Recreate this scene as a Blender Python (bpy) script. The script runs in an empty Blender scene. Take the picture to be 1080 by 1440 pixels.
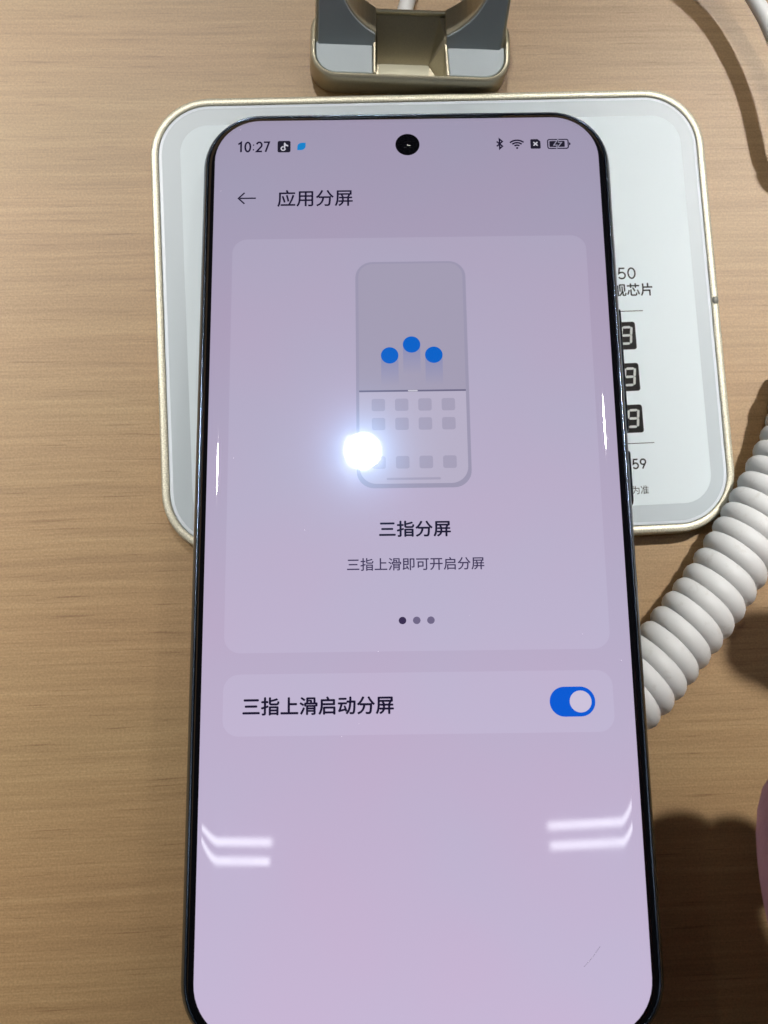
import bpy, bmesh, math, random
from mathutils import Matrix, Vector, noise
random.seed(4)
S = 0.001                      # everything below is written in millimetres
scene = bpy.context.scene
COL = scene.collection

# ------------------------------------------------------------------ camera
cam_data = bpy.data.cameras.new('camera')
cam = bpy.data.objects.new('camera', cam_data)
COL.objects.link(cam)
cam_data.sensor_fit = 'VERTICAL'
cam_data.sensor_height = 36.0
cam_data.sensor_width = 36.0
cam_data.lens = 43.75
cam_data.clip_start = 0.002
cam_data.clip_end = 20.0
CR = Matrix(((0.99746, -0.00951, -0.07055), (0.0, 0.99103, -0.13363), (0.07119, 0.13329, 0.98852)))
cam.matrix_world = Matrix.Translation(Vector((0, 0, 231.845)) * S) @ CR.to_4x4()
cam_data.dof.use_dof = True
cam_data.dof.focus_distance = 0.212
cam_data.dof.aperture_fstop = 38.0
scene.camera = cam

# ------------------------------------------------------------------ light
world = bpy.data.worlds.new('World')
scene.world = world
world.use_nodes = True
bgn = world.node_tree.nodes['Background']
bgn.inputs[0].default_value = (0.93, 0.96, 1.0, 1)
bgn.inputs[1].default_value = 0.03

def area(name, loc, target, power, size, size_y=None, color=(1, 1, 1), spread=180):
    d = bpy.data.lights.new(name, 'AREA')
    d.energy = power
    d.color = color
    if size_y is None:
        d.shape = 'DISK'
        d.size = size * S
    else:
        d.shape = 'RECTANGLE'
        d.size = size * S
        d.size_y = size_y * S
    d.spread = math.radians(spread)
    o = bpy.data.objects.new(name, d)
    COL.objects.link(o)
    o.location = Vector(loc) * S
    dirv = Vector(target) - Vector(loc)
    o.rotation_euler = dirv.to_track_quat('-Z', 'Y').to_euler()
    return o

# the shop's ceiling spots on one track; the first shows as a disc in the phone glass
area('ceiling_spot', (-201, 1089, 2200), (-90, 300, 0), 0.37, 64, None, (1.0, 0.965, 0.92), 16.0)
area('ceiling_spot', (820, 1180, 2200), (168, 55, 0), 0.175, 110, None, (1.0, 0.965, 0.92), 7.9)
area('ceiling_spot', (-1250, 1140, 2200), (-285, 45, 0), 0.90, 110, None, (1.0, 0.965, 0.92), 12.2)
# slim ceiling tubes, one pair split to shape the gap in their reflection
def ceiling_tube(x0, y0, x1, y1):
    L_ = math.hypot(x1 - x0, y1 - y0)
    o = area('ceiling_tube', ((x0 + x1) / 2, (y0 + y1) / 2, 2200), ((x0 + x1) / 2, (y0 + y1) / 2, 0), 0.00050 * L_, L_, 15, (0.93, 0.97, 1.0))
    o.rotation_euler = (0, 0, math.atan2(y1 - y0, x1 - x0))
ceiling_tube(-366, 282, -2900, 331)
ceiling_tube(-369, 247, -2900, 295)
ceiling_tube(149, 306, 2150, 399)
ceiling_tube(152, 270, 2150, 354)

scene.view_settings.view_transform = 'Standard'
scene.view_settings.look = 'None'
scene.view_settings.exposure = 0
scene.view_settings.gamma = 1
scene.render.engine = 'CYCLES'
scene.cycles.max_bounces = 8
scene.cycles.sample_clamp_indirect = 6.0

# ------------------------------------------------------------------ materials
def lin(c):
    return tuple(((v / 255) / 12.92 if v / 255 <= 0.04045 else ((v / 255 + 0.055) / 1.055) ** 2.4) for v in c)

def mat(name):
    m = bpy.data.materials.new(name)
    m.use_nodes = True
    nt = m.node_tree
    return m, nt, nt.nodes['Principled BSDF']

def N(nt, kind, **kw):
    n = nt.nodes.new(kind)
    for k, v in kw.items():
        if k in n.inputs:
            n.inputs[k].default_value = v
        else:
            setattr(n, k, v)
    return n

def simple(name, col, rough=0.4, metal=0.0, coat=0.0, spec=0.5, coat_rough=0.03, bump=None):
    m, nt, p = mat(name)
    p.inputs['Base Color'].default_value = (*col, 1)
    p.inputs['Roughness'].default_value = rough
    p.inputs['Metallic'].default_value = metal
    p.inputs['Coat Weight'].default_value = coat
    p.inputs['Coat Roughness'].default_value = coat_rough
    p.inputs['Specular IOR Level'].default_value = spec
    if bump:
        sc, st, dist = bump
        tc = N(nt, 'ShaderNodeTexCoord')
        nz = N(nt, 'ShaderNodeTexNoise', Scale=sc, Detail=4.0)
        b = N(nt, 'ShaderNodeBump', Strength=st, Distance=dist)
        nt.links.new(tc.outputs['Object'], nz.inputs['Vector'])
        nt.links.new(nz.outputs['Fac'], b.inputs['Height'])
        nt.links.new(b.outputs['Normal'], p.inputs['Normal'])
    return m

def wood():
    m, nt, p = mat('wood_laminate')
    L = nt.links.new
    tc = N(nt, 'ShaderNodeTexCoord')
    mp = N(nt, 'ShaderNodeMapping')
    mp.inputs['Rotation'].default_value = (0, 0, math.radians(-2.4))
    L(tc.outputs['Object'], mp.inputs['Vector'])
    # slow warp so that the grain wanders
    wz = N(nt, 'ShaderNodeTexNoise', Scale=14.0, Detail=2.0)
    L(mp.outputs['Vector'], wz.inputs['Vector'])
    wsub = N(nt, 'ShaderNodeVectorMath', operation='MULTIPLY_ADD')
    L(wz.outputs['Color'], wsub.inputs[0])
    wsub.inputs[1].default_value = (0.004, 0.0022, 0)
    L(mp.outputs['Vector'], wsub.inputs[2])
    def streak(sx, sy, detail, rough=0.55):
        mm = N(nt, 'ShaderNodeMapping')
        mm.inputs['Scale'].default_value = (sx, sy, 1)
        L(wsub.outputs[0], mm.inputs['Vector'])
        nz = N(nt, 'ShaderNodeTexNoise', Scale=1.0, Detail=detail, Roughness=rough)
        L(mm.outputs['Vector'], nz.inputs['Vector'])
        return nz.outputs['Fac']
    broad = streak(7, 230, 4)
    mid = streak(20, 800, 4, 0.6)
    fine = streak(45, 2600, 5, 0.75)
    tone = streak(5, 34, 2)
    pores = streak(60, 1700, 2)
    def math_(op, a, b=None, c=None):
        n = N(nt, 'ShaderNodeMath', operation=op)
        for i, v in enumerate((a, b, c)):
            if v is None:
                continue
            if isinstance(v, (int, float)):
                n.inputs[i].default_value = v
            else:
                L(v, n.inputs[i])
        return n.outputs[0]
    s = math_('MULTIPLY', broad, 0.18)
    s = math_('MULTIPLY_ADD', mid, 0.38, s)
    s = math_('MULTIPLY_ADD', fine, 0.44, s)
    cr = N(nt, 'ShaderNodeValToRGB')
    e = cr.color_ramp.elements
    e[0].position = 0.37
    e[0].color = (*lin((157, 127, 90)), 1)
    e[1].position = 0.63
    e[1].color = (*lin((184, 154, 113)), 1)
    k = cr.color_ramp.elements.new(0.5)
    k.color = (*lin((172, 141, 101)), 1)
    L(s, cr.inputs['Fac'])
    # warm / grey drift between boards of veneer
    cr2 = N(nt, 'ShaderNodeValToRGB')
    cr2.color_ramp.elements[0].position = 0.36
    cr2.color_ramp.elements[0].color = (1.0, 0.97, 0.94, 1)
    cr2.color_ramp.elements[1].position = 0.64
    cr2.color_ramp.elements[1].color = (0.98, 1.0, 0.97, 1)
    L(tone, cr2.inputs['Fac'])
    mx = N(nt, 'ShaderNodeMix', data_type='RGBA', blend_type='MULTIPLY')
    mx.inputs[0].default_value = 1
    L(cr.outputs['Color'], mx.inputs[6])
    L(cr2.outputs['Color'], mx.inputs[7])
    # short dark pores
    pr = N(nt, 'ShaderNodeMapRange')
    pr.inputs['From Min'].default_value = 0.62
    pr.inputs['From Max'].default_value = 0.72
    L(pores, pr.inputs['Value'])
    mx2 = N(nt, 'ShaderNodeMix', data_type='RGBA', blend_type='MULTIPLY')
    L(math_('MULTIPLY', pr.outputs['Result'], 0.5), mx2.inputs[0])
    L(mx.outputs[2], mx2.inputs[6])
    mx2.inputs[7].default_value = (0.45, 0.36, 0.30, 1)
    sk = N(nt, 'ShaderNodeTexNoise', Scale=2600.0, Detail=2.0)
    L(mp.outputs['Vector'], sk.inputs['Vector'])
    skr = N(nt, 'ShaderNodeMapRange')
    skr.inputs['From Min'].default_value = 0.3
    skr.inputs['From Max'].default_value = 0.7
    skr.inputs['To Min'].default_value = 0.86
    skr.inputs['To Max'].default_value = 1.14
    L(sk.outputs['Fac'], skr.inputs['Value'])
    mx3 = N(nt, 'ShaderNodeVectorMath', operation='SCALE')
    L(mx2.outputs[2], mx3.inputs[0])
    L(skr.outputs['Result'], mx3.inputs['Scale'])
    L(mx3.outputs[0], p.inputs['Base Color'])
    # pearly grain of the lacquer
    gz = N(nt, 'ShaderNodeTexNoise', Scale=1500.0, Detail=3.0)
    L(mp.outputs['Vector'], gz.inputs['Vector'])
    h = math_('MULTIPLY_ADD', gz.outputs['Fac'], 0.8, math_('MULTIPLY', s, 1.2))
    b = N(nt, 'ShaderNodeBump', Strength=0.12, Distance=0.0002)
    L(h, b.inputs['Height'])
    L(b.outputs['Normal'], p.inputs['Normal'])
    p.inputs['Roughness'].default_value = 0.42
    p.inputs['Specular IOR Level'].default_value = 0.45
    return m

def champagne(name, col, rough, metal, flake=0.5):
    m, nt, p = mat(name)
    L = nt.links.new
    tc = N(nt, 'ShaderNodeTexCoord')
    v = N(nt, 'ShaderNodeTexNoise', Scale=4200.0, Detail=2.0)
    L(tc.outputs['Object'], v.inputs['Vector'])
    cr = N(nt, 'ShaderNodeValToRGB')
    cr.color_ramp.elements[0].position = 0.3
    cr.color_ramp.elements[0].color = (*[c * (1 - 0.35 * flake) for c in col], 1)
    cr.color_ramp.elements[1].position = 0.7
    cr.color_ramp.elements[1].color = (*[min(1, c * (1 + 0.3 * flake)) for c in col], 1)
    L(v.outputs['Fac'], cr.inputs['Fac'])
    L(cr.outputs['Color'], p.inputs['Base Color'])
    b = N(nt, 'ShaderNodeBump', Strength=0.3 * flake, Distance=0.0001)
    L(v.outputs['Fac'], b.inputs['Height'])
    L(b.outputs['Normal'], p.inputs['Normal'])
    p.inputs['Roughness'].default_value = rough
    p.inputs['Metallic'].default_value = metal
    return m

def glassy(p, haze=True):
    """front glass over the display: sharp coat plus a faint smeared lobe"""
    p.inputs['Base Color'].default_value = (0.004, 0.004, 0.006, 1)
    p.inputs['Roughness'].default_value = 0.12
    p.inputs['Specular IOR Level'].default_value = 0.065 if haze else 0.0
    p.inputs['Specular Tint'].default_value = (0.28, 0.58, 1.0, 1)
    p.inputs['Coat Weight'].default_value = 1.0
    p.inputs['Coat Roughness'].default_value = 0.017
    p.inputs['Coat IOR'].default_value = 1.5

def ui(name, srgb):
    m, nt, p = mat('display_' + name)
    glassy(p)
    p.inputs['Emission Color'].default_value = (*lin(srgb), 1)
    p.inputs['Emission Strength'].default_value = 1.0
    return m

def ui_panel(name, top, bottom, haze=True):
    """lit display area: viewing-angle fade and faint pink and blue moire painted into the emission"""
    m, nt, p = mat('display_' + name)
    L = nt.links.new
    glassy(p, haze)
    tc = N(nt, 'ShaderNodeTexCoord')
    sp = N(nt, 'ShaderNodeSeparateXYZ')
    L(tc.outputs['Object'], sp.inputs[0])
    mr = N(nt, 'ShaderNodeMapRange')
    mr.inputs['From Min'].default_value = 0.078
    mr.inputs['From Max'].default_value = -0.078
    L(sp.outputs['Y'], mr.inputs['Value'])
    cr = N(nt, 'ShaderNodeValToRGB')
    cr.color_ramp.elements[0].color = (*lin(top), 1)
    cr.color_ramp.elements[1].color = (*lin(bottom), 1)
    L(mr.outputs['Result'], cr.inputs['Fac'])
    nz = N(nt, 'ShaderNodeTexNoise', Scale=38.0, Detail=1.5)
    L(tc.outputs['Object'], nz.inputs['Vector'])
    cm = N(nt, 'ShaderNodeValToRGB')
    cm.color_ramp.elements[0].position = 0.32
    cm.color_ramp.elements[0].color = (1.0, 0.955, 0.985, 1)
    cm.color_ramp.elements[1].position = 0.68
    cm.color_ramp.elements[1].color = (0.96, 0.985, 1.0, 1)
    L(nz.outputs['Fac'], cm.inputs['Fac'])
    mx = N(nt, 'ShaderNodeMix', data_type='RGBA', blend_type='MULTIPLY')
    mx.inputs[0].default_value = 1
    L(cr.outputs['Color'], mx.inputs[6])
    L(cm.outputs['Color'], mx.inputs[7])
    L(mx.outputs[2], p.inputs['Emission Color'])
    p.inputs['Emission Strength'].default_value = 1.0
    # finger smears in the gloss, and specks of dust
    sm = N(nt, 'ShaderNodeTexNoise', Scale=120.0, Detail=5.0, Distortion=1.2)
    L(tc.outputs['Object'], sm.inputs['Vector'])
    sr = N(nt, 'ShaderNodeMapRange')
    sr.inputs['From Min'].default_value = 0.35
    sr.inputs['From Max'].default_value = 0.7
    sr.inputs['To Min'].default_value = 0.012
    sr.inputs['To Max'].default_value = 0.032
    L(sm.outputs['Fac'], sr.inputs['Value'])
    L(sr.outputs['Result'], p.inputs['Coat Roughness'])
    vo = N(nt, 'ShaderNodeTexVoronoi', Scale=330.0)
    L(tc.outputs['Object'], vo.inputs['Vector'])
    sc_ = N(nt, 'ShaderNodeSeparateColor')
    L(vo.outputs['Color'], sc_.inputs[0])
    th = N(nt, 'ShaderNodeMapRange')
    th.inputs['From Min'].default_value = 0.72
    th.inputs['From Max'].default_value = 1.0
    th.inputs['To Min'].default_value = 0.0
    th.inputs['To Max'].default_value = 0.035
    L(sc_.outputs[0], th.inputs['Value'])
    lt = N(nt, 'ShaderNodeMath', operation='LESS_THAN')
    L(vo.outputs['Distance'], lt.inputs[0])
    L(th.outputs['Result'], lt.inputs[1])
    dm = N(nt, 'ShaderNodeMix', data_type='RGBA')
    L(lt.outputs[0], dm.inputs[0])
    dm.inputs[6].default_value = (0.004, 0.004, 0.006, 1)
    dm.inputs[7].default_value = (0.55, 0.53, 0.56, 1)
    L(dm.outputs[2], p.inputs['Base Color'])
    return m

M = {}
M['wood'] = wood()
M['frame_gold'] = champagne('champagne_paint', (0.66, 0.63, 0.50), 0.42, 0.4, 0.7)
M['stand_gold'] = champagne('bronze_paint', (0.62, 0.56, 0.41), 0.34, 0.4, 0.2)
M['stand_rim'] = champagne('pale_gold_paint', (0.66, 0.61, 0.45), 0.32, 0.5, 0.3)
M['pad'] = simple('grey_pad', lin((190, 201, 206)), 0.55, bump=(900, 0.05, 0.0002))
M['panel_grey'] = simple('slate_grey_pad', lin((176, 186, 191)), 0.45)
M['cream'] = simple('cream_pad', lin((225, 222, 195)), 0.5)
M['acrylic'] = simple('frosted_acrylic', lin((200, 211, 217)), 0.36, spec=0.3)
M['acrylic_edge'] = simple('white_acrylic_edge', lin((232, 240, 248)), 0.3, coat=0.2)
M['label'] = simple('white_label_card', lin((229, 241, 246)), 0.42, spec=0.22)
M['ink'] = simple('grey_ink', lin((50, 53, 55)), 0.45, spec=0.1)
M['tile'] = simple('black_tile_print', lin((26, 24, 24)), 0.45, spec=0.1)
M['digit'] = simple('white_digit_print', lin((205, 209, 207)), 0.45, spec=0.1)
M['rubber'] = simple('dark_rubber', (0.02, 0.02, 0.02), 0.7)
M['grey_plastic'] = simple('grey_plastic', lin((140, 140, 132)), 0.4)
def sheath():
    m, nt, p = mat('white_cord_sheath')
    L = nt.links.new
    tc = N(nt, 'ShaderNodeTexCoord')
    def ramp(src, a, b, c0, c1):
        cr = N(nt, 'ShaderNodeValToRGB')
        cr.color_ramp.elements[0].position = a
        cr.color_ramp.elements[0].color = (*c0, 1)
        cr.color_ramp.elements[1].position = b
        cr.color_ramp.elements[1].color = (*c1, 1)
        L(src, cr.inputs['Fac'])
        return cr.outputs['Color']
    n1 = N(nt, 'ShaderNodeTexNoise', Scale=55.0, Detail=3.0)
    n2 = N(nt, 'ShaderNodeTexNoise', Scale=420.0, Detail=6.0, Roughness=0.7)
    L(tc.outputs['Object'], n1.inputs['Vector'])
    L(tc.outputs['Object'], n2.inputs['Vector'])
    a = ramp(n1.outputs['Fac'], 0.35, 0.65, lin((242, 244, 243)), lin((249, 251, 251)))
    b = ramp(n2.outputs['Fac'], 0.28, 0.44, lin((214, 208, 198)), (1, 1, 1))
    mx = N(nt, 'ShaderNodeMix', data_type='RGBA', blend_type='MULTIPLY')
    mx.inputs[0].default_value = 0.35
    L(a, mx.inputs[6])
    L(b, mx.inputs[7])
    L(mx.outputs[2], p.inputs['Base Color'])
    mr = N(nt, 'ShaderNodeMapRange')
    mr.inputs['To Min'].default_value = 0.3
    mr.inputs['To Max'].default_value = 0.6
    L(n1.outputs['Fac'], mr.inputs['Value'])
    L(mr.outputs['Result'], p.inputs['Roughness'])
    bp = N(nt, 'ShaderNodeBump', Strength=0.12, Distance=0.0004)
    L(n2.outputs['Fac'], bp.inputs['Height'])
    L(bp.outputs['Normal'], p.inputs['Normal'])
    return m
M['cord'] = sheath()
M['metal'] = simple('navy_polished_metal', (0.09, 0.115, 0.16), 0.19, 1.0)
M['black_glass'] = simple('black_glass_border', (0.004, 0.004, 0.006), 0.03, 0.0, 0.35, 0.1, 0.02)
M['back'] = simple('matt_phone_back', (0.05, 0.06, 0.09), 0.4)

def skin():
    m, nt, p = mat('skin')
    L = nt.links.new
    tc = N(nt, 'ShaderNodeTexCoord')
    nz = N(nt, 'ShaderNodeTexNoise', Scale=90.0, Detail=4.0)
    L(tc.outputs['Object'], nz.inputs['Vector'])
    cr = N(nt, 'ShaderNodeValToRGB')
    cr.color_ramp.elements[0].position = 0.3
    cr.color_ramp.elements[0].color = (0.46, 0.22, 0.21, 1)
    cr.color_ramp.elements[1].position = 0.7
    cr.color_ramp.elements[1].color = (0.53, 0.28, 0.25, 1)
    L(nz.outputs['Fac'], cr.inputs['Fac'])
    L(cr.outputs['Color'], p.inputs['Base Color'])
    fz = N(nt, 'ShaderNodeTexNoise', Scale=520.0, Detail=6.0, Roughness=0.7)
    L(tc.outputs['Object'], fz.inputs['Vector'])
    b = N(nt, 'ShaderNodeBump', Strength=0.6, Distance=0.0006)
    L(fz.outputs['Fac'], b.inputs['Height'])
    L(b.outputs['Normal'], p.inputs['Normal'])
    p.inputs['Roughness'].default_value = 0.5
    p.inputs['Subsurface Weight'].default_value = 0.15
    p.inputs['Subsurface Radius'].default_value = (0.003, 0.001, 0.0006)
    p.inputs['Subsurface Scale'].default_value = 1.0
    return m
M['skin'] = skin()
M['nail'] = simple('nail', (0.62, 0.36, 0.32), 0.25, coat=0.3)

# ------------------------------------------------------------------ mesh helpers
def link(name, me, m, parent=None, smooth=False):
    if m is not None:
        me.materials.clear()
        me.materials.append(m)
    o = bpy.data.objects.new(name, me)
    COL.objects.link(o)
    if parent is not None:
        o.parent = parent
    if smooth:
        for f in me.polygons:
            f.use_smooth = True
        me.set_sharp_from_angle(angle=math.radians(42))
    return o

def mesh(name, verts, faces, m, parent=None, smooth=False):
    me = bpy.data.meshes.new(name)
    me.from_pydata([Vector(v) * S for v in verts], [], faces)
    bm = bmesh.new()
    bm.from_mesh(me)
    bmesh.ops.recalc_face_normals(bm, faces=bm.faces)
    bm.to_mesh(me)
    bm.free()
    return link(name, me, m, parent, smooth)

def flat(name, polys, z, m, parent):
    """flat pieces facing +Z, one object"""
    vs, fs = [], []
    for poly in polys:
        i = len(vs)
        vs += [(x, y, z) for x, y in poly]
        fs.append(list(range(i, i + len(poly))))
    me = bpy.data.meshes.new(name)
    me.from_pydata([Vector(v) * S for v in vs], [], fs)
    bm = bmesh.new()
    bm.from_mesh(me)
    for f in bm.faces:
        f.normal_update()
        if f.normal.z < 0:
            f.normal_flip()
    bmesh.ops.triangulate(bm, faces=[f for f in bm.faces if len(f.verts) > 4])
    bm.to_mesh(me)
    bm.free()
    return link(name, me, m, parent)

def rrect(cx, cy, hw, hh, r, n=8):
    pts = []
    for (sx, sy, a0) in ((1, 1, 0), (-1, 1, 90), (-1, -1, 180), (1, -1, 270)):
        for i in range(n + 1):
            a = math.radians(a0 + 90 * i / n)
            pts.append((cx + sx * (hw - r) + r * math.cos(a), cy + sy * (hh - r) + r * math.sin(a)))
    return pts

def dense(cx, cy, hw, hh, r, n=10, kx=12, ky=28):
    """rounded rectangle with points along its straight sides too"""
    pts = []
    cor = ((1, 1, 0), (-1, 1, 90), (-1, -1, 180), (1, -1, 270))
    for q, (sx, sy, a0) in enumerate(cor):
        for i in range(n + 1):
            a = math.radians(a0 + 90 * i / n)
            pts.append((cx + sx * (hw - r) + r * math.cos(a), cy + sy * (hh - r) + r * math.sin(a)))
        nx, ny, b0 = cor[(q + 1) % 4]
        a = math.radians(b0)
        e = (cx + nx * (hw - r) + r * math.cos(a), cy + ny * (hh - r) + r * math.sin(a))
        p = pts[-1]
        k = kx if q % 2 == 0 else ky
        for i in range(1, k):
            pts.append((p[0] + (e[0] - p[0]) * i / k, p[1] + (e[1] - p[1]) * i / k))
    return pts

def disc(cx, cy, r, n=40):
    return [(cx + r * math.cos(2 * math.pi * i / n), cy + r * math.sin(2 * math.pi * i / n)) for i in range(n)]

def stroke(pts, w, closed=False):
    """quads along a polyline with mitred joints"""
    n = len(pts)
    P = [Vector(p) for p in pts]
    L, R = [], []
    for i in range(n):
        if closed:
            a, b = P[i] - P[i - 1], P[(i + 1) % n] - P[i]
        else:
            a = P[i] - P[i - 1] if i else P[1] - P[0]
            b = P[i + 1] - P[i] if i < n - 1 else P[i] - P[i - 1]
        a = a.normalized()
        b = b.normalized()
        na, nb = Vector((-a.y, a.x)), Vector((-b.y, b.x))
        m_ = (na + nb)
        m_ = m_.normalized() if m_.length > 1e-6 else na
        k = w / 2 / max(0.35, m_.dot(na))
        L.append(P[i] + m_ * k)
        R.append(P[i] - m_ * k)
    out = []
    for i in range(n if closed else n - 1):
        j = (i + 1) % n
        out.append([tuple(R[i]), tuple(R[j]), tuple(L[j]), tuple(L[i])])
    return out

def loft(rings, cap_first=False, cap_last=False, closed=True):
    vs, fs = [], []
    n = len(rings[0])
    for r in rings:
        vs += r
    for k in range(len(rings) - 1):
        for i in range(n if closed else n - 1):
            j = (i + 1) % n
            fs.append([k * n + i, k * n + j, (k + 1) * n + j, (k + 1) * n + i])
    if cap_first:
        fs.append(list(range(n))[::-1])
    if cap_last:
        fs.append(list(range((len(rings) - 1) * n, len(rings) * n)))
    return vs, fs

def text(name, body, box, z, m, parent, fat=0.0):
    """lettering as a flat mesh stretched to box = (x0, x1, y0, y1); fat = extra stroke width in mm"""
    cu = bpy.data.curves.new(name, 'FONT')
    cu.body = body
    cu.size = 1.0
    cu.resolution_u = 4
    tmp = bpy.data.objects.new(name + '_tmp', cu)
    COL.objects.link(tmp)
    dg = bpy.context.evaluated_depsgraph_get()
    dg.update()
    me = bpy.data.meshes.new_from_object(tmp.evaluated_get(dg))
    bpy.data.objects.remove(tmp)
    bpy.data.curves.remove(cu)
    xs = [v.co.x for v in me.vertices]
    ys = [v.co.y for v in me.vertices]
    h = fat / 2
    x0, x1, y0, y1 = box[0] + h, box[1] - h, box[2] + h, box[3] - h
    a0, a1, b0, b1 = min(xs), max(xs), min(ys), max(ys)
    base = [(x0 + (v.co.x - a0) / (a1 - a0) * (x1 - x0), y0 + (v.co.y - b0) / (b1 - b0) * (y1 - y0)) for v in me.vertices]
    fc = [list(p.vertices) for p in me.polygons]
    bpy.data.meshes.remove(me)
    vs, fs = [], []
    offs = [(0, 0)] if not fat else [(-h, 0), (h, 0), (0, -h), (0, h)]
    for k, (dx, dy) in enumerate(offs):
        n = len(vs)
        vs += [(x + dx, y + dy, z + 0.0025 * k) for x, y in base]
        fs += [[n + i for i in f_] for f_ in fc]
    me = bpy.data.meshes.new(name)
    me.from_pydata([Vector(v) * S for v in vs], [], fs)
    return link(name, me, m, parent)

def arc(cx, cy, rx, ry, a0, a1, n=14):
    return [(cx + rx * math.cos(math.radians(a0 + (a1 - a0) * i / n)), cy + ry * math.sin(math.radians(a0 + (a1 - a0) * i / n))) for i in range(n + 1)]
# plain grotesque figures as centre lines in a box 0.6 wide, 1 high
FIG = {
    '0': ([arc(0.3, 0.5, 0.26, 0.45, 0, 352, 30)], True),
    '1': ([[(0.08, 0.76), (0.36, 0.95), (0.36, 0.0)]], False),
    '2': ([arc(0.3, 0.68, 0.25, 0.27, 165, -35, 14) + [(0.05, 0.05), (0.58, 0.05)]], False),
    '5': ([[(0.53, 0.95), (0.14, 0.95), (0.08, 0.50)] + arc(0.29, 0.32, 0.26, 0.275, 118, -150, 18)], False),
    '6': ([arc(0.3, 0.31, 0.25, 0.26, 0, 352, 26)], True),
    '7': ([[(0.02, 0.95), (0.56, 0.95), (0.20, 0.0)]], False),
    '8': ([arc(0.3, 0.73, 0.21, 0.22, 0, 352, 24)], True),
    '9': ([arc(0.3, 0.69, 0.25, 0.26, 0, 352, 26)], True),
}
def figures(name, body, box, z, m, parent, w):
    x0, x1, y0, y1 = box
    adv = {':': 0.42}
    tot = sum(adv.get(c, 0.74) for c in body) - 0.14
    k = (x1 - x0) / tot
    h = y1 - y0
    x = x0
    polys = []
    for c in body:
        T = lambda q: (x + q[0] * k, y0 + w * 0.12 + q[1] * (h - w * 0.24))
        if c == ':':
            for yy in (0.22, 0.68):
                polys.append([T((0.14 + a, yy + b)) for a, b in ((-0.06, -0.06), (0.06, -0.06), (0.06, 0.06), (-0.06, 0.06))])
        else:
            for ln in FIG[c][0]:
                polys += stroke([T(q) for q in ln], w, FIG[c][1])
            if c == '8':
                polys += stroke([T(q) for q in arc(0.3, 0.28, 0.25, 0.24, 0, 352, 24)], w, True)
            if c == '9':
                polys += stroke([T(q) for q in ((0.53, 0.60), (0.22, 0.0))], w)
            if c == '6':
                polys += stroke([T(q) for q in ((0.07, 0.40), (0.38, 1.0))], w)
        x += adv.get(c, 0.74) * k
    return flat(name, polys, z, m, parent)

def tube(path, radius, n=14, caps=True):
    """swept tube; radius may be a list"""
    P = [Vector(p) for p in path]
    k = len(P)
    rad = radius if isinstance(radius, (list, tuple)) else [radius] * k
    T = []
    for i in range(k):
        d = (P[min(i + 1, k - 1)] - P[max(i - 1, 0)])
        T.append(d.normalized())
    up = Vector((0, 0, 1)) if abs(T[0].z) < 0.9 else Vector((1, 0, 0))
    u = (up - T[0] * up.dot(T[0])).normalized()
    rings = []
    for i in range(k):
        u = (u - T[i] * u.dot(T[i])).normalized()
        v = T[i].cross(u)
        rings.append([tuple(P[i] + (u * math.cos(2 * math.pi * j / n) + v * math.sin(2 * math.pi * j / n)) * rad[i]) for j in range(n)])
    return loft(rings, caps, caps)

def smooth_path(pts, per=12):
    """Catmull-Rom through pts"""
    P = [Vector(p) for p in pts]
    P = [P[0] * 2 - P[1]] + P + [P[-1] * 2 - P[-2]]
    out = []
    for i in range(1, len(P) - 2):
        for s in range(per):
            t = s / per
            a, b, c, d = P[i - 1], P[i], P[i + 1], P[i + 2]
            out.append(0.5 * ((2 * b) + (c - a) * t + (2 * a - 5 * b + 4 * c - d) * t * t + (3 * b - a - 3 * c + d) * t ** 3))
    out.append(P[-2])
    return out

def thing(name, label, cat, loc=(0, 0, 0), rot=None):
    o = bpy.data.objects.new(name, None)
    COL.objects.link(o)
    mw = (rot.to_4x4() if rot is not None else Matrix.Identity(4))
    o.matrix_world = Matrix.Translation(Vector(loc) * S) @ mw
    o.empty_display_size = 0.01
    o['label'] = label
    o['category'] = cat
    return o

def bevel(o, w, seg=2, ang=35):
    b = o.modifiers.new('bevel', 'BEVEL')
    b.width = w * S
    b.segments = seg
    b.limit_method = 'ANGLE'
    b.angle_limit = math.radians(ang)
    return o

# ------------------------------------------------------------------ tabletop
vs = [(-700, -500, 0), (700, -500, 0), (700, 500, 0), (-700, 500, 0), (-700, -500, -25), (700, -500, -25), (700, 500, -25), (-700, 500, -25)]
top = mesh('tabletop', vs, [[0, 1, 2, 3], [7, 6, 5, 4], [0, 4, 5, 1], [1, 5, 6, 2], [2, 6, 7, 3], [3, 7, 4, 0]], M['wood'])
top['kind'] = 'structure'
top['label'] = 'pale oak laminate tabletop with fine straight grain'

# ------------------------------------------------------------------ price stand under the phone
PH = 4.0
stand = thing('display_plate', 'white price plate with champagne frame lying flat under the black phone', 'price plate', (27.42, 69.12, 0), Matrix.Rotation(math.radians(3.218), 3, 'Z'))
HW, HH, RC = 53.9, 43.95, 11.5
def ring(d, z, n=14):
    return [(x, y, z) for x, y in rrect(0, 0, HW - d, HH - d, max(RC - d, 1.0), n)]
v, f = loft([ring(1.5, 0.25), ring(0.35, 0.25), ring(0.0, 0.7), ring(0.0, 3.65), ring(0.08, 3.88), ring(0.26, PH), ring(1.33, PH), ring(1.42, 3.92), ring(1.44, 3.0)])
mesh('frame', v, f, M['frame_gold'], stand, True)
v, f = loft([ring(1.45, 0.3), ring(1.45, 3.45)], True, True)
mesh('back_board', v, f, M['acrylic'], stand)
v, f = loft([ring(1.46, 3.46), ring(1.46, 3.6), ring(1.62, 3.86), ring(2.15, 3.93)])
mesh('panel_edge', v, f, M['acrylic_edge'], stand, True)
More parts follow.
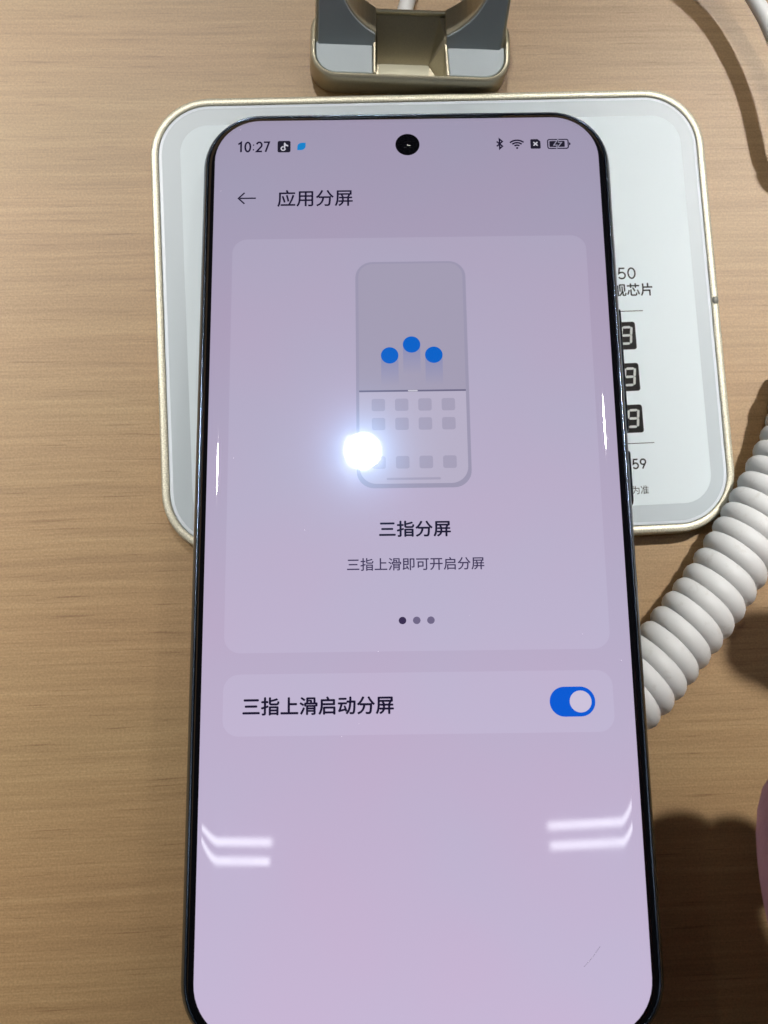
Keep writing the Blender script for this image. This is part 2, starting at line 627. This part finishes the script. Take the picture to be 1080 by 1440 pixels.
v, f = loft([ring(2.15, 3.93), ring(2.3, 3.94)], False, True)
mesh('glass_panel', v, f, M['acrylic'], stand)
lab = flat('label_card', [rrect(0.45, -0.05, 48.75, 38.55, 5.6, 10)], 3.98, M['label'], stand)
pz = 4.02
figures('chip_number', '8250', (30.6, 37.91, 5.4, 7.73), pz, M['ink'], lab, 0.29)
text('chip_caption', '旗舰芯片', (30.6, 41.0, 1.98, 4.55), pz, M['ink'], lab, 0.09)
flat('rule', [[(20.0, -1.02), (38.75, -1.02), (38.75, -0.88), (20.0, -0.88)]], pz, M['ink'], lab)
flat('rule', [[(20.0, -26.84), (38.77, -26.84), (38.77, -26.70), (20.0, -26.70)]], pz, M['ink'], lab)
figures('price_digits', '2659', (31.3, 36.87, -31.7, -29.72), pz, M['ink'], lab, 0.28)
text('small_print', '为准', (33.75, 36.93, -36.5, -34.88), pz, M['ink'], lab)
# three black tiles with a seven segment nine
def nine(cx, cy):
    w, h, t, sl = 0.95, 1.60, 0.46, 0.11
    def q(x, y):
        return (cx + x + sl * y, cy + y)
    g = -0.08
    segs = []
    for y in (h, 0, -h):                                   # horizontal bars
        segs.append([q(-w + 0.18 + g, y), q(-w + 0.36, y + t / 2), q(w - 0.36, y + t / 2), q(w - 0.18 - g, y), q(w - 0.36, y - t / 2), q(-w + 0.36, y - t / 2)])
    for (x, y0, y1) in ((-w, 0, h), (w, 0, h), (w, -h, 0)):
        a, b = y0 + 0.18 + g, y1 - 0.12 - g
        segs.append([q(x - t / 2, a + 0.1), q(x, a - 0.1), q(x + t / 2, a + 0.1), q(x + t / 2, b - 0.1), q(x, b + 0.1), q(x - t / 2, b - 0.1)])
    return segs
for cy in (-5.78, -13.9, -22.0):
    t_ = flat('digit_tile', [rrect(34.95, cy, 2.02, 2.72, 0.5, 5)], pz, M['tile'], lab)
    flat('digit', nine(35.1, cy + 0.05), pz + 0.03, M['digit'], t_)
# small nub on the right frame bar
v, f = loft([[(53.2 + r * math.cos(a), 0.67 + 1.25 * r * math.sin(a), z) for a in [2 * math.pi * i / 20 for i in range(20)]] for r, z in ((0.62, 3.6), (0.62, 4.12), (0.5, 4.28), (0.2, 4.36))], False, True)
mesh('catch', v, f, M['grey_plastic'], stand, True)
for sx in (-1, 1):
    for sy in (-1, 1):
        v, f = loft([[(sx * 44 + r * math.cos(a), sy * 34 + r * math.sin(a), z) for a in [2 * math.pi * i / 16 for i in range(16)]] for r, z in ((4, 0.0), (4, 0.3))], True, True)
        mesh('foot', v, f, M['rubber'], stand)

# ------------------------------------------------------------------ smartphone
PR = Matrix(((0.99726, -0.00313, -0.07391), (0.01289, 0.99116, 0.13202), (0.07285, -0.13261, 0.98849)))
phone = thing('smartphone', 'black smartphone with lit lilac settings screen lying on the white price plate', 'phone', (19.69, 24.355, 26.523), PR)
PW, PHH = 37.3, 81.0
def drop(d):
    """front glass rolls over the edge, steeper towards the rim"""
    u = max(0.0, 5.8 - d)
    return -0.02116 * u ** 2.8
def pring(d, z=None, n=12, r0=10.6):
    z = drop(d) if z is None else z
    return [(x, y, z) for x, y in dense(0, 0, PW - d, PHH - d, max(r0 - d, 4.3), n)]
zf = drop(1.1)
body = [pring(1.14, zf - 0.15), pring(1.10, zf + 0.0), pring(1.03, zf + 0.08), pring(0.95, zf + 0.12), pring(0.85, zf + 0.12), pring(0.75, zf + 0.07), pring(0.64, zf - 0.04), pring(0.42, zf - 0.42), pring(0.2, zf - 0.85), pring(0.06, zf - 1.3), pring(0.0, zf - 1.8), pring(0.0, -4.6), pring(0.12, -5.6), pring(0.5, -6.4), pring(1.2, -7.15), pring(2.2, -7.6)]
v, f = loft(body)
mesh('frame', v, f, M['metal'], phone, True)
v, f = loft([pring(2.2, -7.6), pring(4.0, -7.9), pring(7.0, -8.0)], False, True)
back = mesh('back_panel', v, f, M['back'], phone, True)
v, f = loft([pring(d) for d in (1.1, 1.3, 1.5, 1.75, 2.0, 2.35)])
mesh('bezel', v, f, M['black_glass'], phone, True)
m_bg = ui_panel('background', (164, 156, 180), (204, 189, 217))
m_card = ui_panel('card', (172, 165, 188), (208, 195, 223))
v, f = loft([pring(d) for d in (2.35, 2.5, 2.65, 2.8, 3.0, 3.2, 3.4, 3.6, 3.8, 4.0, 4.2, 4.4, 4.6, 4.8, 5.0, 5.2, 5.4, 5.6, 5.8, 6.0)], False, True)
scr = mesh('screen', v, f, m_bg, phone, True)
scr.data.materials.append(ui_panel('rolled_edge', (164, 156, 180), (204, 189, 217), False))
for p_ in scr.data.polygons:
    if p_.normal.z < 0.9995:
        p_.material_index = 1
# side buttons
def button(name, y0, y1):
    v, f = loft([[(37.27 + dx, y, -4.4 + z) for y, z in rrect((y0 + y1) / 2, 0, (y1 - y0) / 2 - k, 1.0 - k, 0.95 - k, 6)] for dx, k in ((-0.4, 0), (0.28, 0), (0.42, 0.12), (0.46, 0.3))], True, True)
    return mesh(name, v, f, M['metal'], phone, True)
button('volume_button', 18.6, 41.8)
button('power_button', 5.4, 15.2)

# colours of what the display shows
INK = ui('ink', (25, 18, 46))
INK2 = ui('ink_soft', (66, 57, 90))
BLACK = ui('black', (30, 27, 42))
GREY1 = ui('shape_grey', (159, 153, 178))
GREY2 = ui('shape_grey_mid', (168, 161, 185))
PALE = ui('pale', (186, 178, 201))
BLUE = ui('blue', (0, 98, 202))
BLUE2 = ui('blue_toggle', (6, 92, 214))
SKY = ui('blue_leaf', (22, 132, 205))
KNOB = ui('knob', (207, 197, 222))
DOT = ui('dot_grey', (114, 105, 136))
DOTD = ui('dot_dark', (58, 46, 80))
RULE = ui('divider', (112, 107, 134))
WHITE = ui('white', (206, 203, 214))

card = flat('tutorial_card', [rrect(0.12, 17.2, 31.45, 37.1, 2.7, 8)], 0.02, m_card, scr)  # display layout from here on: image pixel positions converted to mm on the phone plane
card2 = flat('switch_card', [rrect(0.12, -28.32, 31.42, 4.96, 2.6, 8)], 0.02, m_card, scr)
def on(name, polys, z, m):
    return flat(name, polys, z, m, scr)
Z1, Z2, Z3, Z4 = 0.04, 0.06, 0.08, 0.10
# status bar
figures('clock_text', '10:27', (-30.8, -24.97, 71.78, 73.95), Z1, INK, scr, 0.33)
on('note_icon', [rrect(-22.32, 72.85, 1.18, 1.18, 0.34, 5)], Z1, BLACK)
note = [(-22.22, 73.62), (-22.22, 72.45)]
on('note_glyph', stroke(note, 0.24), Z2, WHITE)
on('note_glyph', stroke([(-22.47 + 0.37 * math.cos(math.radians(a)), 72.45 + 0.37 * math.sin(math.radians(a))) for a in range(80, 361, 20)], 0.23), Z2 + 0.005, WHITE)
on('note_glyph', [[(-22.10, 73.62), (-21.98, 73.32), (-21.58, 73.12), (-21.58, 72.84), (-22.10, 73.02)]], Z2 + 0.01, WHITE)
lx, ly, lh, lr = -19.15, 72.85, 0.76, 0.85
leaf = [(lx + lh, ly + lh)] + arc(lx + lh - lr, ly - lh + lr, lr, lr, 0, -90, 8) + [(lx - lh, ly - lh)] + arc(lx - lh + lr, ly + lh - lr, lr, lr, 180, 90, 8)
on('leaf_icon', [leaf], Z1, SKY)
bx, by = 16.95, 72.84
on('bluetooth_icon', stroke([(bx - 0.52, by + 0.5), (bx + 0.52, by - 0.48), (bx, by - 0.98), (bx, by + 0.98), (bx + 0.52, by + 0.48), (bx - 0.52, by - 0.5)], 0.28), Z1, INK)
wx, wy = 20.12, 71.92
for r_, a_ in ((0.62, 44), (1.12, 45), (1.62, 46)):
    on('wireless_icon', stroke([(wx + r_ * 1.08 * math.sin(math.radians(t)), wy + r_ * math.cos(math.radians(t))) for t in range(-a_, a_ + 1, 6)], 0.31), Z1, INK)
on('wireless_icon', [disc(wx, wy + 0.03, 0.2, 16)], Z1, INK)
sx_, sy_ = 23.49, 72.74
on('sim_icon', [[(sx_ - 0.92, sy_ + 0.8), (sx_ - 0.78, sy_ + 0.98), (sx_ + 0.42, sy_ + 0.98), (sx_ + 0.92, sy_ + 0.5), (sx_ + 0.92, sy_ - 0.8), (sx_ + 0.78, sy_ - 0.98), (sx_ - 0.78, sy_ - 0.98), (sx_ - 0.92, sy_ - 0.8)]], Z1, BLACK)
on('sim_cross', stroke([(sx_ - 0.36, sy_ + 0.36), (sx_ + 0.36, sy_ - 0.36)], 0.24), Z2, WHITE)
on('sim_cross', stroke([(sx_ - 0.36, sy_ - 0.36), (sx_ + 0.36, sy_ + 0.36)], 0.24), Z2 + 0.006, WHITE)
on('battery_icon', stroke(rrect(27.58, 72.68, 1.86, 0.92, 0.34, 5), 0.22, True), Z1, INK)
on('battery_icon', [[(29.6, 73.02), (29.8, 72.9), (29.9, 72.68), (29.8, 72.46), (29.6, 72.34)]], Z1, INK)
on('battery_fill', [rrect(27.42, 72.68, 1.4, 0.62, 0.16, 4)], Z1, BLACK)
bolt = [(27.62, 73.66), (26.86, 72.46), (27.46, 72.46), (27.30, 71.72), (28.18, 72.94), (27.56, 72.94)]
on('battery_bolt', stroke(bolt, 0.24, True), Z2, ui('bolt_outline', (150, 145, 168)))
on('battery_bolt', [[(27.62, 73.5), (26.98, 72.5), (27.52, 72.5)], [(27.52, 72.5), (27.36, 71.92), (28.06, 72.88)], [(27.62, 73.5), (27.52, 72.5), (28.06, 72.88), (27.58, 72.9)]], Z3, BLACK)
# camera hole
ch = on('front_camera', [disc(0.17, 72.94, 2.2, 48)], Z1, M['black_glass'])
v, f = loft([[(0.17 + r * math.cos(a), 72.94 + r * math.sin(a), z) for a in [2 * math.pi * i / 32 for i in range(32)]] for r, z in ((0.85, 0.05), (0.7, 0.12), (0.4, 0.2), (0.1, 0.23))], False, True)
mesh('lens', v, f, M['black_glass'], phone, True)
# title row
on('back_arrow', stroke([(-27.3, 62.46), (-30.2, 62.46)], 0.27), Z1, INK)
on('back_arrow', stroke([(-29.35, 63.56), (-30.45, 62.46), (-29.35, 61.36)], 0.27), Z1 + 0.006, INK)
text('page_title', '应用分屏', (-23.44, -9.87, 60.66, 64.01), Z1, INK, scr, 0.09)
# drawing of a phone on the card
on('drawing_body', [rrect(0.22, 28.65, 9.72, 20.9, 3.0, 8)], Z1, GREY1)
on('drawing_upper', [[(9.38, 25.3), (9.38, 46.2)] + [(6.9 + 2.48 * math.cos(math.radians(a)), 46.7 + 2.48 * math.sin(math.radians(a))) for a in range(0, 91, 10)] + [(-6.5 + 2.48 * math.cos(math.radians(a)), 46.7 + 2.48 * math.sin(math.radians(a))) for a in range(90, 181, 10)] + [(-8.98, 25.3)]], Z1 + 0.008, ui('drawing_upper', (166, 159, 182)))
on('drawing_window', [[(-8.98, 25.0), (-8.98, 11.4)] + [(-6.1 + 2.88 * math.cos(math.radians(a)), 11.4 + 2.88 * math.sin(math.radians(a))) for a in range(180, 271, 10)] + [(6.5 + 2.88 * math.cos(math.radians(a)), 11.4 + 2.88 * math.sin(math.radians(a))) for a in range(270, 361, 10)] + [(9.38, 25.0)]], Z2, PALE)
on('drawing_divider', [[(-8.99, 25.0), (9.38, 25.0), (9.38, 25.32), (-8.99, 25.32)]], Z3, RULE)
on('divider_handle', [rrect(0.25, 25.16, 0.85, 0.12, 0.11, 3)], Z4, WHITE)
for yy in (22.62, 19.17, 12.28):
    for xx in (-5.71, -1.7, 2.29, 6.3):
        on('app_tile', [rrect(xx, yy, 1.15, 1.12, 0.4, 4)], Z3, GREY2)
on('home_bar', [rrect(0.13, 9.36, 4.57, 0.2, 0.18, 3)], Z3, GREY2)
def trail(x, y0, y1, w):
    m, nt, p = mat('display_finger_trail')
    glassy(p)
    tc = N(nt, 'ShaderNodeTexCoord')
    sp = N(nt, 'ShaderNodeSeparateXYZ')
    nt.links.new(tc.outputs['Object'], sp.inputs[0])
    mr = N(nt, 'ShaderNodeMapRange')
    mr.inputs['From Min'].default_value = y1 * S
    mr.inputs['From Max'].default_value = y0 * S
    nt.links.new(sp.outputs['Y'], mr.inputs['Value'])
    cr = N(nt, 'ShaderNodeValToRGB')
    cr.color_ramp.elements[0].color = (*lin((166, 159, 182)), 1)
    cr.color_ramp.elements[1].color = (*lin((141, 143, 184)), 1)
    nt.links.new(mr.outputs['Result'], cr.inputs['Fac'])
    nt.links.new(cr.outputs['Color'], p.inputs['Emission Color'])
    p.inputs['Emission Strength'].default_value = 1
    on('finger_trail', [[(x - w, y1), (x + w, y1), (x + w, y0), (x - w, y0)]], Z2, m)
for (dx, dy) in ((-3.64, 31.74), (0.19, 33.72), (4.02, 31.76)):
    trail(dx, dy, dy - 5.6, 1.5)
    on('finger_dot', [disc(dx, dy, 1.52, 40)], Z3, BLUE)
text('card_heading', '三指分屏', (-5.85, 6.15, -0.76, 2.06), Z1, INK, scr, 0.13)
text('card_caption', '三指上滑即可开启分屏', (-11.22, 11.53, -6.46, -4.29), Z1, INK2, scr, 0.05)
for xx, m_ in ((-2.18, DOTD), (0.15, DOT), (2.47, DOT)):
    on('page_dot', [disc(xx, -14.85, 0.62, 24)], Z1, m_)
text('switch_label', '三指上滑启动分屏', (-28.14, -3.78, -30.02, -27.06), Z1, INK, scr, 0.14)
SCR = simple('scratch_mark', (0.42, 0.41, 0.44), 0.6, spec=0.1)
on('scratch', stroke([(24.6, -68.6), (26.0, -67.2), (27.2, -65.7)], 0.035), 0.03, SCR)
tog = on('toggle_switch', [rrect(24.93, -28.4, 3.66, 2.4, 2.38, 12)], Z1, BLUE2)
on('toggle_knob', [disc(26.24, -28.4, 1.76, 40)], Z2, KNOB)

# ------------------------------------------------------------------ watch holder behind the plate
holder = thing('watch_stand', 'bronze and grey watch holder with a round opening behind the white plate', 'watch stand', (0, 0, 0))
def hz(pts, z):
    return [(x, y, z) for x, y in pts]
cx0, cy0 = 21.25, 121.6
bhw, bhh = 19.35, 7.2           # tray outline: x 1.9..40.6, y 114.4..128.8
def tray(d, z, r=5.0):
    return hz(rrect(cx0, cy0, bhw - d, bhh - d, max(r - d, 0.6), 8), z)
v, f = loft([tray(0.3, 0.0), tray(0.0, 0.4), tray(0.0, 6.6), tray(0.22, 6.95), tray(0.5, 7.05)], True, False)
mesh('base', v, f, M['stand_gold'], holder, True)
v, f = loft([tray(0.5, 7.05), tray(0.8, 6.98), tray(0.92, 6.5), tray(0.92, 0.7)])
mesh('rim', v, f, M['stand_rim'], holder, True)
v, f = loft([tray(0.92, 0.5), tray(0.95, 0.55)], False, True)
mesh('tray_floor', v, f, M['stand_gold'], holder)
def prism(name, poly, z0, z1, m, b=0.0):
    n = len(poly)
    vs = [(x, y, z0) for x, y in poly] + [(x, y, z1) for x, y in poly]
    fs = [list(range(n))[::-1], list(range(n, 2 * n))] + [[i, (i + 1) % n, n + (i + 1) % n, n + i] for i in range(n)]
    o = mesh(name, vs, fs, m, holder)
    if b:
        bevel(o, b)
    return o
def corner(cx, cy, r, a0, a1, n=6):
    return [(cx + r * math.cos(math.radians(a0 + (a1 - a0) * i / n)), cy + r * math.sin(math.radians(a0 + (a1 - a0) * i / n))) for i in range(n + 1)]
prism('left_pad', corner(6.9, 119.5, 3.9, 180, 270) + [(13.9, 115.6), (13.85, 122.0), (3.0, 122.0)], 0.6, 6.35, M['pad'], 0.25)
prism('right_pad', [(28.85, 115.6)] + corner(35.6, 119.5, 3.9, 270, 360) + [(39.5, 122.0), (28.35, 122.0)], 0.6, 6.35, M['pad'], 0.25)
# cheeks of the strap slot
for pts in ([(14.0, 115.4), (14.5, 115.4), (14.45, 122.3), (13.95, 122.3)], [(28.2, 115.4), (28.75, 115.4), (28.25, 122.3), (27.75, 122.3)]):
    prism('slot_cheek', pts, 0.6, 6.9, M['stand_gold'], 0.15)
# sloping back wall and side walls of the slot
vs = [(15.2, 120.5, 0.55), (25.3, 120.5, 0.55), (27.0, 127.6, 6.2), (14.6, 127.6, 6.2), (15.2, 128.5, 0.5), (25.3, 128.5, 0.5), (27.0, 128.5, 6.0), (14.6, 128.5, 6.0)]
mesh('slot_wall', vs, [[0, 1, 2, 3], [4, 7, 6, 5], [0, 3, 7, 4], [1, 5, 6, 2], [3, 2, 6, 7], [0, 4, 5, 1]], M['stand_gold'], holder)
vs = [(25.3, 120.5, 0.55), (28.2, 116.0, 0.55), (28.0, 122.0, 7.2), (27.0, 127.6, 6.2), (29.0, 120.5, 0.55), (29.0, 116.0, 0.55), (28.9, 122.0, 7.2), (28.9, 127.6, 6.2)]
mesh('slot_side', vs, [[0, 1, 2, 3], [4, 7, 6, 5], [0, 3, 7, 4], [1, 5, 6, 2], [3, 2, 6, 7], [0, 4, 5, 1]], M['stand_gold'], holder)
prism('slot_pad', rrect(20.4, 118.6, 5.0, 1.75, 0.5, 4), 0.6, 1.0, M['cream'])
# upright panel leaning back, with the round opening
A = math.radians(63)
def up(e, t, d):
    """panel coordinates: e sideways, t up the slope, d behind the front face"""
    return (e, 121.4 + t * math.cos(A) + d * math.sin(A), 6.4 + t * math.sin(A) - d * math.cos(A))
HX, HT, HR = 21.2, 14.75, 13.85
def arch(inset, hr, slot):
    e0, e1, tt, r = 2.8 + inset, 39.35 - inset, 35.0 - inset, 12.0
    a0 = math.asin(slot / hr)
    hole = [(HX + hr * math.sin(a), HT - hr * math.cos(a)) for a in [-a0 - (2 * math.pi - 2 * a0) * i / 60 for i in range(61)]]
    out = [(e0, -0.3), (HX - slot, -0.3)] + hole + [(HX + slot, -0.3), (e1, -0.3)]
    out += [(e1 - r + r * math.cos(math.radians(a)), tt - r + r * math.sin(math.radians(a))) for a in range(0, 91, 10)]
    out += [(e0 + r + r * math.cos(math.radians(a)), tt - r + r * math.sin(math.radians(a))) for a in range(90, 181, 10)]
    return out
def slab(name, inset, hr, slot, d0, d1, m, taper=0.0, b=0.0):
    a = arch(inset, hr, slot)
    c = arch(inset, hr, slot)
    k0, k1 = 2, 62
    c = [(e, t + taper) if k0 <= i_ <= k1 else (e, t) for i_, (e, t) in enumerate(c)]
    n = len(a)
    vs = [up(e, t, d0) for e, t in a] + [up(e, t, d1) for e, t in c]
    fs = [list(range(n)), list(range(n, 2 * n))[::-1]] + [[i, (i + 1) % n, n + (i + 1) % n, n + i] for i in range(n)]
    o = mesh(name, vs, fs, m, holder)
    if b:
        bevel(o, b, 2, 40)
    return o
slab('upright', 0.0, HR, 6.75, 0.3, 5.6, M['stand_gold'], 1.8, 0.2)
slab('face_plate', 0.55, HR + 0.3, 6.9, -0.1, 0.35, M['panel_grey'], 0.0, 0.18)
# power lead leaving the back of the holder along the table
v, f = tube(smooth_path([(20.2, 128.6, 2.2), (20.6, 131.5, 1.7), (21.6, 135, 1.6), (23.6, 142, 1.6), (27.5, 158, 1.6), (30, 175, 1.6)], 8), 1.55, 12)
mesh('power_lead', v, f, M['cord'], holder, True)

# ------------------------------------------------------------------ coiled tether cord
cord = thing('coiled_cord', 'thick white coiled tether cord running from the right edge under the phone', 'cord', (76, 15, 0))
CO = Vector((76, 15, 0))
axis = smooth_path([(43, -14.5, 7.2), (50.0, -11.0, 7.0), (57.0, -6.4, 6.95), (62.2, -1.6, 6.9), (66.8, 3.4, 6.9), (71.6, 9.1, 6.9), (76.4, 15.0, 6.9), (80.7, 21.1, 6.9), (84.9, 27.6, 6.9), (88.9, 34.3, 6.9), (92.6, 41.2, 6.9), (95.4, 47.6, 7.0), (97.0, 54.0, 7.2), (100.2, 59.6, 7.4)], 40)
# resample evenly
def resample(P, step):
    out, acc = [P[0]], 0.0
    for i in range(1, len(P)):
        a, b = P[i - 1], P[i]
        L_ = (b - a).length
        while acc + L_ >= step:
            t = (step - acc) / L_
            a = a + (b - a) * t
            L_ = (b - a).length
            acc = 0.0
            out.append(a.copy())
        acc += L_
    return out
per_turn = 26
pitch = 3.52
AX = resample(axis, pitch / per_turn)
hel = []
for i, c in enumerate(AX):
    t = (AX[min(i + 3, len(AX) - 1)] - AX[max(i - 3, 0)]).normalized()
    side = t.cross(Vector((0, 0, 1))).normalized()
    upv = side.cross(t)
    a = 2 * math.pi * i / per_turn + 0.7
    wob = 1 + 0.012 * math.sin(i * 0.013) + 0.035 * noise.noise(Vector((i * 0.018, 0, 0)))
    R_ = 4.62 * wob
    hel.append(c + t * (0.5 * noise.noise(Vector((i * 0.011, 5.0, 0)))) + side * (R_ * math.cos(a)) + upv * (R_ * math.sin(a)) + Vector((0, 0, 0.15)))
v, f = tube([p - CO for p in hel], 2.28, 14)
mesh('coil', v, f, M['cord'], cord, True)
lead = smooth_path([hel[-1], (104.5, 65.0, 8.0), (108.6, 74, 9.5), (109.0, 86, 10.5), (104.2, 97, 10.5), (96.4, 106.0, 10.3), (94.4, 113.5, 10.2), (93.0, 120.5, 10.1), (90.2, 128.4, 10.0), (86.0, 135.8, 9.6), (80.2, 141.6, 9.0), (69.0, 149.5, 7.5), (52, 160, 4.0)], 10)
v, f = tube([Vector(p) - CO for p in lead], 1.6, 14)
mesh('straight_lead', v, f, M['cord'], cord, True)
sl = [Vector(p) for p in smooth_path([(96.2, 106.6, 10.3), (104.2, 97, 10.5), (108.9, 86.4, 10.5), (108.7, 75, 9.6)], 7)]
v, f = tube([p - CO for p in sl], [2.5 + 0.4 * i / len(sl) + 0.2 * (1 if i % 3 else -1) for i in range(len(sl))], 14)
mesh('strain_relief', v, f, M['cord'], cord, True)
# the coil ends in a hidden puck, added as a support that carries the phone
tail = smooth_path([hel[0], (40, -15, 6.5), (36, -15.5, 8), (31, -15, 9)], 8)
v, f = tube([Vector(p) - CO for p in tail], 1.7, 12)
mesh('tail_lead', v, f, M['cord'], cord, True)
def puck(r, z_local):
    out = []
    for a in [2 * math.pi * i / 40 for i in range(40)]:
        p = PR @ Vector((4 + r * math.cos(a), -30 + r * math.sin(a), z_local)) + Vector((19.69, 24.355, 26.523))
        out.append(tuple(p - CO))
    return out
v, f = loft([puck(13.5, -8.1), puck(14, -8.6), puck(14, -20.0), puck(13, -21.0)], True, True)
mesh('support_puck', v, f, M['cord'], cord, True)

# ------------------------------------------------------------------ hand beside the phone
def skinned(chains, radii):
    """one continuous surface grown from a tree of joints (mm)"""
    verts, edges, rad = [], [], []
    index = {}
    for ch in chains:
        prev = None
        for key, co, r in ch:
            if key not in index:
                index[key] = len(verts)
                verts.append(co)
                rad.append(r)
            i = index[key]
            if prev is not None:
                edges.append((prev, i))
            prev = i
    me = bpy.data.meshes.new('hand_skeleton')
    me.from_pydata(verts, edges, [])
    o = bpy.data.objects.new('hand_skeleton', me)
    COL.objects.link(o)
    sk = o.modifiers.new('skin', 'SKIN')
    sk.use_smooth_shade = True
    for i, sv in enumerate(me.skin_vertices[0].data):
        r = rad[i]
        sv.radius = r if isinstance(r, tuple) else (r, r)
        sv.use_root = (i == 0)
    ss = o.modifiers.new('subdivision', 'SUBSURF')
    ss.levels = 2
    ss.render_levels = 2
    dg = bpy.context.evaluated_depsgraph_get()
    dg.update()
    out = bpy.data.meshes.new_from_object(o.evaluated_get(dg))
    bpy.data.objects.remove(o)
    return out
W = ('wrist', (106, -112, 66), (27, 19))
K = ('palm', (100, -68, 66), (24, 14))
def finger(tag, pts):
    return [K] + [(tag + str(i), p, r) for i, (p, r) in enumerate(pts)]
chains = [
    [('elbow', (146, -390, 135), (46, 40)), ('arm', (120, -235, 88), (38, 31)), ('arm2', (112, -155, 72), (31, 23)), W, K],
    finger('thumb', [((85, -62, 62), 11), ((76, -43, 60), 9.4), ((72.6, -25, 58), 9.0), ((73.2, -10.0, 56), 8.0)]),
    finger('index', [((88, -38, 65), 10.5), ((85.5, 0.5, 62), 8.4), ((87, -3, 49), 7.4), ((90, -15, 41), 6.6)]),
    finger('middle', [((105, -33, 66), 11.2), ((95.2, -0.8, 62), 9.0), ((96, -4, 49), 7.6), ((99, -17, 41), 6.8)]),
    finger('ring', [((113.5, -30, 68), 10.2), ((127, 10, 64), 8.2), ((119, 35, 62), 7.2), ((101.0, 40, 59), 6.4)]),
    finger('pinky', [((128, -46, 62), 9), ((138, -16, 58), 7.2), ((139, 4, 52), 6.4), ((136, 16, 45), 5.6)]),
]
hm = skinned(chains, None)
hand = bpy.data.objects.new('hand', hm)
COL.objects.link(hand)
HO = Vector((100, -68, 66))
for v_ in hm.vertices:
    v_.co = (v_.co - HO) * S
hand.location = HO * S
hm.materials.clear()
hm.materials.append(M['skin'])
for p_ in hm.polygons:
    p_.use_smooth = True
hand['label'] = 'hand reaching in at the right edge, only the side of one finger showing'
hand['category'] = 'hand'
